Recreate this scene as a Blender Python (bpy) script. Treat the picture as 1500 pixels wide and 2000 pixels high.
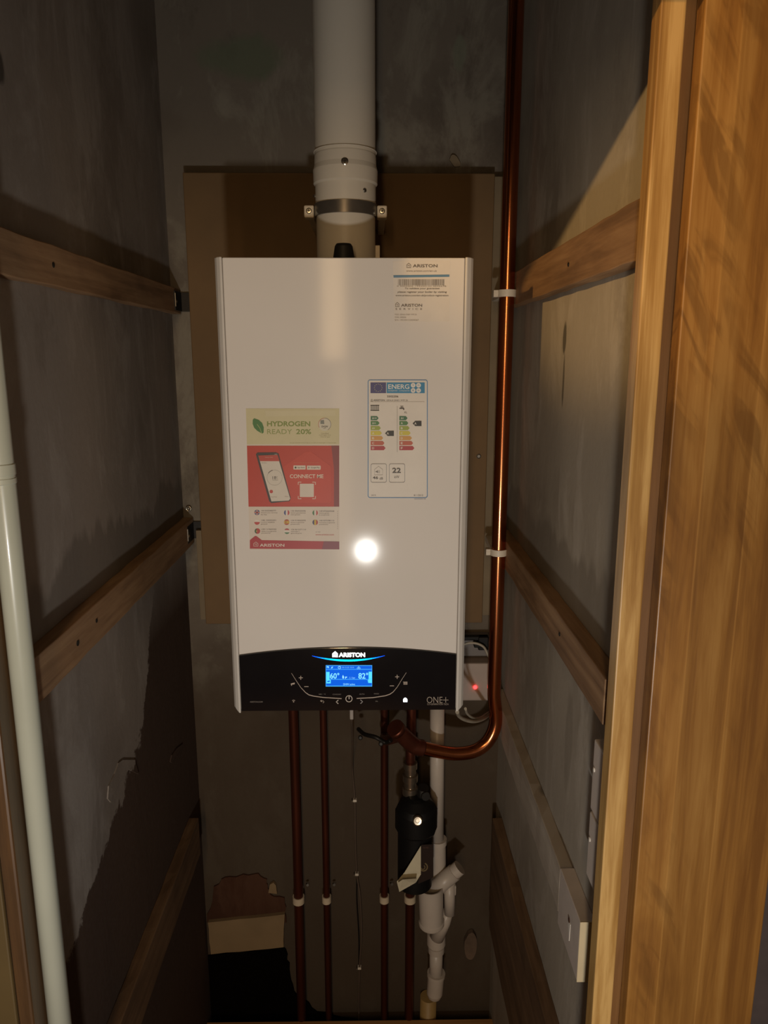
import bpy, bmesh, math, random
from mathutils import Vector, Matrix
random.seed(7)
for o in list(bpy.data.objects): bpy.data.objects.remove(o)
SC = bpy.context.scene; COL = SC.collection
R = math.radians

# ------------------------------------------------------------------ camera, world, lights, exposure
EYE = Vector((0, 0, 1.5)); PITCH = R(11.8); YAW = R(0.8); FPX = 1450.0
cd = bpy.data.cameras.new('camera'); cam = bpy.data.objects.new('camera', cd); COL.objects.link(cam)
cd.sensor_fit = 'VERTICAL'; cd.sensor_height = 36; cd.lens = 36 * FPX / 2000; cd.clip_start = 0.02
cam.location = EYE; cam.rotation_euler = (math.pi/2 - PITCH, 0, -YAW)
SC.camera = cam
w = bpy.data.worlds.new('world'); SC.world = w; w.use_nodes = True
w.node_tree.nodes['Background'].inputs[0].default_value = (1.0, 0.66, 0.36, 1)
w.node_tree.nodes['Background'].inputs[1].default_value = 0.034
SC.view_settings.view_transform = 'Standard'; SC.view_settings.look = 'None'
SC.view_settings.gamma = 1; SC.view_settings.use_curve_mapping = False
SC.view_settings.exposure = 0.0

def lamp(name, kind, loc, power, color, size, target=None, cone=None, blend=None):
    d = bpy.data.lights.new(name, kind); d.energy = power; d.color = color
    o = bpy.data.objects.new(name, d); COL.objects.link(o); o.location = loc
    if kind in ('POINT', 'SPOT'): d.shadow_soft_size = size
    if kind == 'AREA': d.shape = 'RECTANGLE'; d.size, d.size_y = size
    if cone: d.spot_size = R(cone); d.spot_blend = blend
    if target is not None:
        o.rotation_euler = (Vector(target) - Vector(loc)).to_track_quat('-Z', 'Y').to_euler()
    return o
# the torch held below the camera
lamp('phone_torch', 'SPOT', (-0.030, -0.35, 0.78), 27, (0.99, 0.96, 0.90), 0.032, (0.0, 1.2, 1.62), 138, 0.85)
# the warm shaded ceiling lamp of the hallway, to the left behind the camera
lamp('hall_lamp', 'SPOT', (-2.28, -1.0, 2.33), 185, (1.0, 0.58, 0.20), 0.035, (0.32, 0.85, 2.16), 27, 0.35)
# warm light from the doorway standing ajar behind the camera
lamp('doorway_light', 'AREA', (-0.175, -1.0, 1.86), 8.0, (1.0, 0.66, 0.34), (0.10, 0.74), (-0.175, 0.0, 1.86))
lamp('doorway_light_low', 'AREA', (-0.145, -1.0, 0.83), 2.8, (1.0, 0.66, 0.34), (0.075, 1.25), (-0.145, 0.0, 0.83))

# ------------------------------------------------------------------ geometry helpers
def ray(u, v):
    f = Vector((math.sin(YAW)*math.cos(PITCH), math.cos(YAW)*math.cos(PITCH), -math.sin(PITCH)))
    r = Vector((math.cos(YAW), -math.sin(YAW), 0)); up = r.cross(f)
    return f + r*((u-750)/FPX) + up*((1000-v)/FPX)
def at(u, v, x=None, y=None, z=None):
    d = ray(u, v)
    t = x/d.x if x is not None else y/d.y if y is not None else (z-1.5)/d.z
    return EYE + d*t

def add_box(bm, x0, x1, y0, y1, z0, z1, bev=0.0, mi=0, rot=None):
    g = bmesh.ops.create_cube(bm, size=1.0)
    vs = g['verts']
    for v in vs:
        v.co = Vector(((x0+x1)/2 + v.co.x*(x1-x0), (y0+y1)/2 + v.co.y*(y1-y0), (z0+z1)/2 + v.co.z*(z1-z0)))
    if rot: bmesh.ops.rotate(bm, verts=vs, cent=rot[0], matrix=rot[1])
    fs = set(f for v in vs for f in v.link_faces)
    for f in fs: f.material_index = mi
    if bev > 0:
        es = list(set(e for v in vs for e in v.link_edges))
        res = bmesh.ops.bevel(bm, geom=es, offset=bev, segments=2, affect='EDGES', profile=0.5)
        for f in res['faces']: f.material_index = mi

def add_tube(bm, pts, rad, seg=20, mi=0, caps=True):
    pts = [Vector(p) for p in pts]; n = len(pts)
    rads = rad if isinstance(rad, (list, tuple)) else [rad]*n
    T = []
    for i in range(n):
        a = pts[max(i-1, 0)]; b = pts[min(i+1, n-1)]
        T.append((b-a).normalized())
    ref = Vector((0, 0, 1)) if abs(T[0].z) < .9 else Vector((1, 0, 0))
    nrm = T[0].cross(ref).normalized(); rings = []
    for i in range(n):
        nrm = (nrm - T[i]*nrm.dot(T[i])).normalized(); bn = T[i].cross(nrm)
        rings.append([bm.verts.new(pts[i] + (nrm*math.cos(a)+bn*math.sin(a))*rads[i]) for a in [2*math.pi*k/seg for k in range(seg)]])
    for i in range(n-1):
        for k in range(seg):
            f = bm.faces.new((rings[i][k], rings[i][(k+1) % seg], rings[i+1][(k+1) % seg], rings[i+1][k]))
            f.smooth = True; f.material_index = mi
    if caps:
        f = bm.faces.new(rings[0]); f.material_index = mi
        f = bm.faces.new(list(reversed(rings[-1]))); f.material_index = mi

def lathe(bm, base, axis, prof, seg=32, mi=0, sharp=True):
    """prof: list of (distance along axis, radius); shells of revolution with crisp corners"""
    base = Vector(base); axis = Vector(axis).normalized()
    q = Vector((0, 0, 1)).rotation_difference(axis).to_matrix()
    def ring(h, r): return [bm.verts.new(base + q @ Vector((r*math.cos(2*math.pi*k/seg), r*math.sin(2*math.pi*k/seg), h))) for k in range(seg)]
    prev = ring(*prof[0])
    if prof[0][1] > 1e-5: bm.faces.new(list(reversed(prev))).material_index = mi
    for a, b in zip(prof, prof[1:]):
        r1 = ring(*a); r2 = ring(*b)
        for k in range(seg):
            f = bm.faces.new((r1[k], r1[(k+1) % seg], r2[(k+1) % seg], r2[k])); f.smooth = True; f.material_index = mi
    last = ring(*prof[-1]); bm.faces.new(last).material_index = mi

def extrude_poly(bm, pts, d, mi=0):
    """closed outline (list of 3D points in one plane) given thickness vector d"""
    a = [bm.verts.new(Vector(p)) for p in pts]; b = [bm.verts.new(Vector(p)+Vector(d)) for p in pts]
    n = len(a)
    fs = [bm.faces.new(a), bm.faces.new(list(reversed(b)))]
    for i in range(n): fs.append(bm.faces.new((a[i], a[(i+1) % n], b[(i+1) % n], b[i])))
    for f in fs: f.material_index = mi

def smooth_path(pts, k=8):
    P = [Vector(p) for p in pts]; P = [P[0]*2-P[1]] + P + [P[-1]*2-P[-2]]; out = []
    for i in range(1, len(P)-2):
        for j in range(k):
            t = j/k; a, b, c, d = P[i-1:i+3]
            out.append(0.5*((2*b)+(-a+c)*t+(2*a-5*b+4*c-d)*t*t+(-a+3*b-3*c+d)*t**3))
    out.append(P[-2]); return out

def ring_band(bm, x, y, z0, z1, r0, r1, seg=56, mi=0):
    prof = ((r0, z0), (r1, z0), (r1, z1), (r0, z1))
    for i in range(4):
        a, b = prof[i], prof[(i+1) % 4]
        A = [bm.verts.new((x+a[0]*math.cos(t), y+a[0]*math.sin(t), a[1])) for t in [2*math.pi*k/seg for k in range(seg)]]
        B = [bm.verts.new((x+b[0]*math.cos(t), y+b[0]*math.sin(t), b[1])) for t in [2*math.pi*k/seg for k in range(seg)]]
        for k in range(seg):
            f = bm.faces.new((A[k], A[(k+1) % seg], B[(k+1) % seg], B[k])); f.smooth = True; f.material_index = mi

def obj(name, bm, mats, parent=None, label=None):
    bmesh.ops.recalc_face_normals(bm, faces=bm.faces)
    me = bpy.data.meshes.new(name); bm.to_mesh(me); bm.free()
    for m in (mats if isinstance(mats, (list, tuple)) else [mats]): me.materials.append(m)
    o = bpy.data.objects.new(name, me); COL.objects.link(o)
    if parent:
        o.parent = parent
        loc = Vector(parent.location)
        o.matrix_parent_inverse = Matrix.Translation(-loc)
    if label: o['label'] = label
    return o
def thing(name, label, cat, loc, group=None):
    o = bpy.data.objects.new(name, None); COL.objects.link(o); o.empty_display_size = .03
    o.location = loc; o['label'] = label; o['category'] = cat
    if group: o['group'] = group
    return o
def tag(o, label, cat, group=None):
    o['label'] = label; o['category'] = cat
    if group: o['group'] = group
    return o
def struct(name, bm, m):
    o = obj(name, bm, m); o['kind'] = 'structure'; return o
def dup(root, offset, label, group=None):
    r = root.copy(); COL.objects.link(r); r.location = Vector(root.location)+Vector(offset); r['label'] = label
    if group: r['group'] = group
    for ch in list(root.children):
        c = ch.copy(); COL.objects.link(c); c.parent = r; c.matrix_parent_inverse = ch.matrix_parent_inverse.copy()
        for g in list(ch.children):
            d = g.copy(); COL.objects.link(d); d.parent = c; d.matrix_parent_inverse = g.matrix_parent_inverse.copy()
    return r
def box_obj(name, b, m, parent=None, bev=0.0, label=None):
    bm = bmesh.new(); add_box(bm, *b, bev=bev); return obj(name, bm, m, parent, label)

# ------------------------------------------------------------------ materials
class NT:
    def __init__(s, name):
        s.m = bpy.data.materials.new(name); s.m.use_nodes = True
        s.t = s.m.node_tree; s.b = s.t.nodes['Principled BSDF']
        s.tc = s.t.nodes.new('ShaderNodeTexCoord')
    def n(s, kind, **kw):
        x = s.t.nodes.new(kind)
        for k, v in kw.items(): setattr(x, k, v)
        return x
    def l(s, a, b): s.t.links.new(a, b)
    def noise(s, scale, stretch=(1, 1, 1), detail=6, rough=.6, loc=(0, 0, 0), dist=0):
        mp = s.n('ShaderNodeMapping'); mp.inputs['Scale'].default_value = stretch; mp.inputs['Location'].default_value = loc
        s.l(s.tc.outputs['Object'], mp.inputs['Vector'])
        x = s.n('ShaderNodeTexNoise'); x.inputs['Scale'].default_value = scale; x.inputs['Detail'].default_value = detail
        x.inputs['Roughness'].default_value = rough; x.inputs['Distortion'].default_value = dist
        s.l(mp.outputs[0], x.inputs['Vector']); return x.outputs['Fac']
    def ramp(s, fac, stops):
        r = s.n('ShaderNodeValToRGB'); e = r.color_ramp.elements
        while len(e) < len(stops): e.new(.5)
        for k, (p, c) in enumerate(stops):
            e[k].position = p; e[k].color = (c[0], c[1], c[2], 1) if not isinstance(c, (int, float)) else (c, c, c, 1)
        s.l(fac, r.inputs[0]); return r.outputs[0]
    def mix(s, fac, a, b, mode='MIX'):
        x = s.n('ShaderNodeMix', data_type='RGBA', blend_type=mode)
        for sock, v in ((x.inputs[0], fac), (x.inputs[6], a), (x.inputs[7], b)):
            if hasattr(v, 'links') or isinstance(v, bpy.types.NodeSocket): s.l(v, sock)
            elif isinstance(v, (int, float)): sock.default_value = v
            else: sock.default_value = (v[0], v[1], v[2], 1)
        return x.outputs[2]
    def math(s, op, a, b=0.0, c=None):
        x = s.n('ShaderNodeMath', operation=op)
        for i, v in enumerate((a, b) if c is None else (a, b, c)):
            if isinstance(v, (int, float)): x.inputs[i].default_value = v
            else: s.l(v, x.inputs[i])
        return x.outputs[0]
    def col(s, c): s.l(c, s.b.inputs['Base Color'])
    def bump(s, h, strength=.3, dist=.01):
        x = s.n('ShaderNodeBump'); x.inputs['Strength'].default_value = strength; x.inputs['Distance'].default_value = dist
        s.l(h, x.inputs['Height']); s.l(x.outputs[0], s.b.inputs['Normal'])

def plain(name, c, rough=.5, metal=0.0, vary=.12, scale=25, coat=0.0, bump=0.0, spec=.5):
    a = NT(name); f = a.noise(scale)
    a.col(a.ramp(f, [(.3, [x*(1-vary) for x in c]), (.7, [min(1, x*(1+vary)) for x in c])]))
    a.b.inputs['Roughness'].default_value = rough; a.b.inputs['Metallic'].default_value = metal
    a.b.inputs['Coat Weight'].default_value = coat; a.b.inputs['Coat Roughness'].default_value = .08
    a.b.inputs['Specular IOR Level'].default_value = spec
    if bump: a.bump(f, bump, .002)
    return a.m
def glow(name, c, s):
    a = NT(name); a.b.inputs['Base Color'].default_value = (c[0]*.04, c[1]*.04, c[2]*.04, 1); a.b.inputs['Specular IOR Level'].default_value = .1
    a.b.inputs['Emission Color'].default_value = (c[0], c[1], c[2], 1); a.b.inputs['Emission Strength'].default_value = s
    return a.m

def cement(name, base, dark, light, stains=(), loc=(0, 0, 0)):
    a = NT(name)
    big = a.noise(2.6, (1, 1, .8), 5, .55, loc); mid = a.noise(9, (1, 1, .45), 7, .65, loc, .5); fine = a.noise(120, (1, 1, 1), 4, .6)
    c = a.ramp(big, [(.3, dark), (.5, base), (.75, [x*1.12 for x in base])])
    smear = a.ramp(mid, [(.52, 0.0), (.62, 1.0)])
    c = a.mix(a.math('MULTIPLY', smear, .60), c, light)
    st_ = a.ramp(a.noise(30, (1, 1, .10), 4, .6, (2, 6, 1)), [(.56, 0.0), (.70, 1.0)])
    c = a.mix(a.math('MULTIPLY', a.math('MULTIPLY', st_, a.ramp(a.noise(3.5, (1, 1, 1), 3, .5, (8, 1, 3)), [(.48, 0.0), (.6, 1.0)])), .55), c, light)
    c = a.mix(a.ramp(a.noise(4.5, (1, 1, .6), 8, .7, (3, 1, 5)), [(.56, 0.0), (.66, .6)]), c, dark)
    sep = a.n('ShaderNodeSeparateXYZ'); a.l(a.tc.outputs['Object'], sep.inputs[0])
    ctx = dict(X=sep.outputs[0], Y=sep.outputs[1], Z=sep.outputs[2])
    for st in stains: c = st(a, c, ctx)
    c = a.mix(a.math('MULTIPLY', fine, .25), c, [x*.55 for x in base])
    a.col(c); a.b.inputs['Roughness'].default_value = .9; a.b.inputs['Specular IOR Level'].default_value = .2
    a.bump(a.math('ADD', a.math('MULTIPLY', fine, .12), mid), .25, .005)
    return a.m

# dark damp band above the middle batten, with an irregular upper edge
def damp_band(z0, col, amp=.10, freq=9):
    def f(a, c, X):
        nz = a.noise(freq, (1, 1, .15), 4, .6, (7, 2, 1))
        h = a.math('ADD', a.math('MULTIPLY', a.math('SUBTRACT', nz, .5), amp*2.4), z0)
        d = a.math('SUBTRACT', h, X['Z'])
        up = a.ramp(a.math('ADD', a.math('MULTIPLY', d, 22), .5), [(.3, 0.0), (.7, 1.0)])
        low = a.ramp(a.math('SUBTRACT', X['Z'], 1.08), [(0, 0.0), (.01, 1.0)])
        m = a.math('MULTIPLY', a.math('MULTIPLY', up, low), .75)
        return a.mix(m, c, col)
    return f
# on the left wall the render stops at a ragged sloping edge and bare brown wall shows below
def bare_patch(col):
    def f(a, c, X):
        nz = a.noise(11, (1, 1, 1), 5, .7, (1, 4, 2))
        h = a.math('ADD', a.math('MULTIPLY', a.math('SUBTRACT', X['Y'], .87), .42), .70)
        h = a.math('ADD', h, a.math('MULTIPLY', a.math('MAXIMUM', a.math('SUBTRACT', X['Y'], 1.24), 0.0), 1.6))
        h = a.math('ADD', h, a.math('MULTIPLY', a.math('SUBTRACT', nz, .5), .16))
        m1 = a.ramp(a.math('SUBTRACT', h, X['Z']), [(0, 0.0), (.008, 1.0)])
        z = a.ramp(a.math('SUBTRACT', 1.09, X['Z']), [(0, 0.0), (.12, 1.0)])
        return a.mix(a.math('MULTIPLY', m1, z), c, col)
    return f
def blob(y, z, ry, rz, col, axis='Y', amt=.8):
    def f(a, c, X):
        u = a.math('DIVIDE', a.math('SUBTRACT', X[axis], y), ry); v = a.math('DIVIDE', a.math('SUBTRACT', X['Z'], z), rz)
        d = a.math('ADD', a.math('MULTIPLY', u, u), a.math('MULTIPLY', v, v))
        d = a.math('ADD', d, a.math('MULTIPLY', a.noise(14, detail=4), .9))
        return a.mix(a.math('MULTIPLY', a.ramp(d, [(.7, 1.0), (1.15, 0.0)]), amt), c, col)
    return f
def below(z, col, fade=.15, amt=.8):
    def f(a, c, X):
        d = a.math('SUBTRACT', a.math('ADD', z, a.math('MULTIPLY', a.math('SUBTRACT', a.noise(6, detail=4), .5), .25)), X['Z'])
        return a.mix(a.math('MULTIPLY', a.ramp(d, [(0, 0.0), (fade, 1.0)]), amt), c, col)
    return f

M = {}
CG = (.155, .135, .108)
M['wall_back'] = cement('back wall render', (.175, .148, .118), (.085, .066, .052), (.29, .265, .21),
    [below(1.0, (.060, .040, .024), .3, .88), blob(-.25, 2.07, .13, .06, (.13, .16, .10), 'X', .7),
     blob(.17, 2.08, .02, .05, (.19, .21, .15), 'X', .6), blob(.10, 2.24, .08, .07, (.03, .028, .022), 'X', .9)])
M['wall_left'] = cement('left wall render', (.31, .27, .235), (.20, .165, .135), (.42, .38, .34),
    [damp_band(1.235, (.18, .155, .13)), bare_patch((.070, .040, .026)), blob(.92, 1.82, .02, .03, (.03, .022, .016))], (5, 0, 0))
M['wall_right'] = cement('right wall render', (.42, .38, .32), (.27, .235, .195), (.55, .51, .45),
    [damp_band(1.215, (.25, .22, .18), .10, 8), blob(1.16, 1.53, .016, .035, (.045, .04, .028)), blob(1.155, 1.46, .010, .06, (.09, .08, .06)),
     blob(1.02, .93, .03, .12, (.25, .22, .18), 'Y', .5), blob(.90, 1.06, .03, .05, (.27, .25, .22), 'Y', .6)], (0, 3, 2))
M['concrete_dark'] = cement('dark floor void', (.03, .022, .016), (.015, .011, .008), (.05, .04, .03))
M['hall_wall'] = plain('hallway wall paint', (.22, .19, .13), .7, vary=.08)
M['hall_dark'] = plain('dark hallway paint', (.07, .055, .055), .6, vary=.15)
M['ceiling'] = plain('ceiling paint', (.3, .27, .22), .8)

def wood(name, c1, c2, c3, along='Z', rough=.5, staves=None, curl=0.0, grain=1.0, coat=0.0):
    a = NT(name); i = 'XYZ'.index(along)
    st = [1, 1, 1]; st[i] = .045
    st2 = [1, 1, 1]; st2[i] = .16
    g1 = a.noise(70, tuple(st), 6, .65, dist=.4); g2 = a.noise(9, tuple(st2), 4, .6, dist=1.5)
    f = a.math('ADD', a.math('MULTIPLY', g1, .55*grain), a.math('MULTIPLY', g2, .55))
    c = a.ramp(f, [(.42, c1), (.54, c2), (.66, c3)])
    if staves:
        sep = a.n('ShaderNodeSeparateXYZ'); a.l(a.tc.outputs['Object'], sep.inputs[0])
        prev = None
        for x, k in staves:      # boundaries in X with brightness of the stave on the right of it
            m = a.math('GREATER_THAN', sep.outputs[0], x)
            c = a.mix(a.math('MULTIPLY', m, 1.0), c, a.mix(1.0, c, (k, k, k), 'MULTIPLY'))
            ln = a.math('LESS_THAN', a.math('ABSOLUTE', a.math('SUBTRACT', a.math('SUBTRACT', sep.outputs[0], x), .0)), .0009)
            c = a.mix(a.math('MULTIPLY', ln, .30), c, [v*1.2 for v in c3])
    if curl:
        rp = a.n('ShaderNodeMapping'); rp.inputs['Rotation'].default_value = (0, R(-64), 0)
        a.l(a.tc.outputs['Object'], rp.inputs['Vector'])
        rq = a.n('ShaderNodeMapping'); rq.inputs['Scale'].default_value = (.30, 1, 1.5); a.l(rp.outputs[0], rq.inputs['Vector'])
        cn = a.n('ShaderNodeTexNoise'); cn.inputs['Scale'].default_value = 34; cn.inputs['Detail'].default_value = 3; cn.inputs['Distortion'].default_value = .9
        a.l(rq.outputs[0], cn.inputs['Vector']); cv = cn.outputs['Fac']
        msk = a.ramp(a.noise(3.2, (4, 1, .7), 2, .5, (4.3, 0, 1)), [(.44, 0.0), (.56, 1.0)])
        m = a.math('MULTIPLY', a.math('MULTIPLY', a.ramp(cv, [(.40, 1.0), (.52, 0.0)]), msk), curl)
        c = a.mix(m, c, [v*.62 for v in c1])
    kn = a.n('ShaderNodeTexVoronoi'); kn.inputs['Scale'].default_value = 5.5
    mp = a.n('ShaderNodeMapping'); s3 = [1, 1, 1]; s3[i] = .6; mp.inputs['Scale'].default_value = s3
    a.l(a.tc.outputs['Object'], mp.inputs[0]); a.l(mp.outputs[0], kn.inputs['Vector'])
    c = a.mix(a.ramp(kn.outputs['Distance'], [(.03, .8), (.065, 0.0)]), c, [v*.35 for v in c1])
    a.col(c); a.b.inputs['Roughness'].default_value = rough; a.b.inputs['Coat Weight'].default_value = coat
    a.b.inputs['Coat Roughness'].default_value = .25
    a.bump(f, .25, .002); return a.m
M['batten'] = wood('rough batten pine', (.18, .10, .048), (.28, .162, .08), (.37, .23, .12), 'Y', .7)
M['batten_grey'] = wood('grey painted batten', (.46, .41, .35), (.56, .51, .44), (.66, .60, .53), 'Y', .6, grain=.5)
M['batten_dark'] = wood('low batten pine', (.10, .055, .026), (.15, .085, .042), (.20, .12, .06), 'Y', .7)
M['door_wood'] = wood('varnished frame wood', (.20, .085, .018), (.30, .14, .030), (.40, .21, .055), 'Z', .42,
    staves=[(.3346, .86), (.383, 1.05)], curl=.55, coat=.12)
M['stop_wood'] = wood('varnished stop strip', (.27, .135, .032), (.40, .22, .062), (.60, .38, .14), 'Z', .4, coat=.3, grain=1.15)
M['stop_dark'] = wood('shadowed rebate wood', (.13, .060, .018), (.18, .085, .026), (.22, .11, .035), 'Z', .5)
M['left_frame'] = wood('left frame wood', (.055, .028, .011), (.085, .044, .018), (.12, .06, .022), 'Z', .45, coat=.3)
M['left_paint'] = plain('ochre frame paint', (.10, .066, .022), .6, vary=.1, scale=8)
M['floor_wood'] = wood('floor board', (.25, .12, .04), (.4, .2, .07), (.5, .27, .1), 'X', .4)
M['board'] = plain('brown fibreboard', (.155, .092, .038), .75, vary=.16, scale=4, bump=.05)
M['board_edge'] = plain('board edge strip', (.19, .145, .088), .75, vary=.15, scale=9)
M['mortar'] = plain('brown mortar', (.14, .095, .065), .9, vary=.25, scale=30, bump=.3)
M['brick'] = cement('bare brick', (.075, .032, .018), (.035, .016, .010), (.10, .05, .03))
M['cream'] = plain('cream painted block', (.24, .165, .085), .8, vary=.14, scale=8, bump=.2)
M['painted_hollow'] = plain('painted hollow black', (.004, .003, .002), .95, spec=0.0)  # darkness of a hollow painted as flat black
# boiler casing: glossy white enamel
def enamel():
    a = NT('white enamel'); f = a.noise(3)
    a.col(a.ramp(f, [(.3, (.74, .72, .70)), (.7, (.78, .76, .74))]))
    a.b.inputs['Roughness'].default_value = .6; a.b.inputs['Specular IOR Level'].default_value = .25; a.b.inputs['Coat Weight'].default_value = .15
    a.b.inputs['Coat Roughness'].default_value = .09
    return a.m
M['enamel'] = enamel()
M['enamel_side'] = plain('side rail enamel', (.70, .69, .67), .4, vary=.03)
M['groove'] = plain('panel gap', (.28, .25, .22), .6)
M['glass_black'] = plain('black control glass', (.008, .008, .010), .09, vary=.1, coat=1.0)
M['flue'] = plain('white flue coating', (.64, .59, .50), .42, vary=.04, scale=4)
M['flue_low'] = plain('flue grey white', (.62, .57, .48), .45, vary=.05, scale=5)
M['rubber'] = plain('black rubber', (.012, .012, .012), .55)
M['steel'] = plain('screw steel', (.62, .58, .50), .28, 1.0, scale=60)
M['steel_dark'] = plain('dull clamp steel', (.20, .18, .155), .33, .75, scale=40)
M['bracket'] = plain('black iron bracket', (.02, .018, .016), .5, .6)
M['pvc_bright'] = plain('white waste pipe plastic', (.47, .50, .43), .30, vary=.05, scale=6, coat=.3)
M['pvc'] = plain('white fitting plastic', (.52, .46, .40), .38, vary=.05)
M['pvc_warm_lit'] = plain('warm-lit conduit', (.46, .30, .11), .5, vary=.2, scale=8)  # yellow puts the warm light on the stub into its colour
M['clip'] = plain('white clip plastic', (.70, .64, .54), .45)
M['clip_yel'] = plain('cream clip plastic', (.62, .52, .38), .45)
M['plug_grey'] = plain('grey socket plastic', (.34, .31, .29), .45, vary=.05)
M['socket_grey'] = plain('dark grey socket plastic', (.17, .155, .15), .45, vary=.05)
M['box_white'] = plain('junction box plastic', (.40, .33, .29), .5, vary=.05)
M['trunk'] = plain('painted trunking', (.60, .54, .50), .5, vary=.06)
M['trunk_end'] = plain('cream trunking end', (.62, .52, .34), .55, vary=.05)
M['black_plastic'] = plain('black plastic', (.006, .006, .006), .5, spec=.25)
M['cable_grey'] = plain('grey cable sheath', (.34, .31, .25), .5)
M['cable_dark'] = plain('thin brown cable', (.10, .07, .05), .6)
M['brass'] = plain('plated brass valve', (.35, .29, .22), .3, .9, scale=40)
M['paper'] = plain('paper tag', (.55, .50, .36), .8, vary=.1)
M['filler'] = plain('white filler', (.72, .70, .66), .9)
M['led_red'] = glow('red led', (1.0, .02, .02), 9)
def copper():
    a = NT('copper'); f = a.noise(18, (1, 1, .2), 5, .6)
    a.col(a.ramp(f, [(.3, (.42, .13, .05)), (.7, (.60, .21, .085))]))
    a.b.inputs['Metallic'].default_value = 1.0; a.b.inputs['Roughness'].default_value = .20
    return a.m
M['copper'] = copper()
def copper2():
    a = NT('tarnished copper'); f = a.noise(18, (1, 1, .2), 5, .6)
    a.col(a.ramp(f, [(.3, (.10, .030, .018)), (.7, (.17, .05, .028))]))
    a.b.inputs['Metallic'].default_value = .8; a.b.inputs['Roughness'].default_value = .42
    return a.m
M['copper_dull'] = copper2()

# ------------------------------------------------------------------ structure
XL, XR, YB = -.418, .292, 1.60
FZ = -.12
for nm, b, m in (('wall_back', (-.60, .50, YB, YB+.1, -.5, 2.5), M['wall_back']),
                 ('wall_left', (XL-.1, XL, .758, YB, -.5, 2.5), M['wall_left']),
                 ('wall_right', (XR, XR+.1, .775, YB, -.5, 2.5), M['wall_right']),
                 ('floor', (-1.5, 1.4, -1.6, 1.553, FZ-.03, FZ), M['floor_wood']),
                 ('ceiling', (-.6, .5, .70, 1.7, 2.5, 2.56), M['ceiling']),
                 ('wall_front_right', (.40, 1.3, .80, .88, FZ, 2.5), M['hall_dark']),
                 ('wall_front_left', (-1.3, -.50, .757, .86, FZ, 2.5), M['hall_wall'])):
    bm = bmesh.new(); add_box(bm, *b); struct(nm, bm, m)
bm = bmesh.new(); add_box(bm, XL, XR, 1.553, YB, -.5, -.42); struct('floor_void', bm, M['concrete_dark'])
# door frame around the cupboard opening
bm = bmesh.new(); add_box(bm, .262, .2855, .75, .774, FZ, 2.2, .0015); struct('trim_1', bm, M['stop_wood'])
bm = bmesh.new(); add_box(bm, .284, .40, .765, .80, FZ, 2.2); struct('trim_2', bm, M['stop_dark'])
bm = bmesh.new(); add_box(bm, .2995, .452, .742, .764, FZ, 2.2, .0015); struct('trim_3', bm, M['door_wood'])
bm = bmesh.new(); add_box(bm, -.52, -.4125, .757, .80, FZ, 2.2, .003); struct('trim_4', bm, M['left_frame'])
bm = bmesh.new(); add_box(bm, -.52, -.428, .750, .7565, FZ, 2.2, .002); struct('trim_8', bm, M['left_paint'])
bm = bmesh.new(); add_box(bm, -.52, .298, .70, .74, 1.83, 2.2); struct('trim_5', bm, M['left_frame'])
# hallway wall above the door head
bm = bmesh.new(); add_box(bm, -1.3, 1.3, .745, .80, 2.201, 2.5); struct('wall_front_top', bm, M['hall_wall'])

# bare brick patch and black sheet painting a hollow's dark, low on the back wall
def ragged(pts, jit, n=5):
    out = []
    for i in range(len(pts)):
        a = Vector(pts[i]); b = Vector(pts[(i+1) % len(pts)])
        for k in range(n):
            p = a.lerp(b, k/n)
            if k: p = p + Vector((random.uniform(-jit, jit), 0, random.uniform(-jit, jit)))
            out.append(p)
    return out
bm = bmesh.new()
extrude_poly(bm, ragged([at(u, v, y=1.599) for u, v in ((418, 1730), (440, 1712), (500, 1705), (522, 1716), (528, 1745), (556, 1752), (560, 1800), (405, 1800))], .004), (0, -.004, 0))
struct('trim_6', bm, M['brick'])
bm = bmesh.new()
extrude_poly(bm, ragged([at(u, v, y=1.599) for u, v in ((392, 1866), (556, 1850), (566, 1880), (575, 1935), (620, 1975), (700, 1990), (390, 1995))], .004), (0, -.004, 0))
struct('trim_7', bm, M['painted_hollow'])
bm = bmesh.new()
extrude_poly(bm, ragged([at(u, v, y=1.585) for u, v in ((406, 1802), (556, 1786), (554, 1850), (412, 1864))], .0012), (0, .014, 0))
tag(obj('painted_block', bm, M['cream']), 'cream painted block set in the back wall under a ragged brick hole', 'block')
bm = bmesh.new()
extrude_poly(bm, [at(u, v, y=1.59) for u, v in ((524, 1744), (527, 1728), (534, 1724), (539, 1730), (541, 1746))], (0, .008, 0))
tag(obj('plaster_lump', bm, M['cream']), 'small pale plaster lump at the right end of the ragged brick hole', 'plaster')
bm = bmesh.new()
P = smooth_path([at(u, v, y=1.585) for u, v in ((915, 1825), (924, 1822), (931, 1835), (930, 1858), (922, 1874), (911, 1870), (907, 1850), (908, 1834))], 3)
extrude_poly(bm, P[:-1], (0, .013, 0))
tag(obj('mortar_patch', bm, M['mortar']), 'brownish oval mortar lump low on the back wall, right of the white trap', 'mortar')
bm = bmesh.new()
P = smooth_path([at(u, v, y=1.592) for u, v in ((878, 312), (882, 303), (889, 303), (896, 312), (899, 324), (880, 325))], 3)
extrude_poly(bm, P[:-1], (0, .006, 0))
tag(obj('plaster_lump', bm, M['board_edge']), 'small pale plaster lump on top of the brown board, right of the flue', 'plaster')

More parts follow.
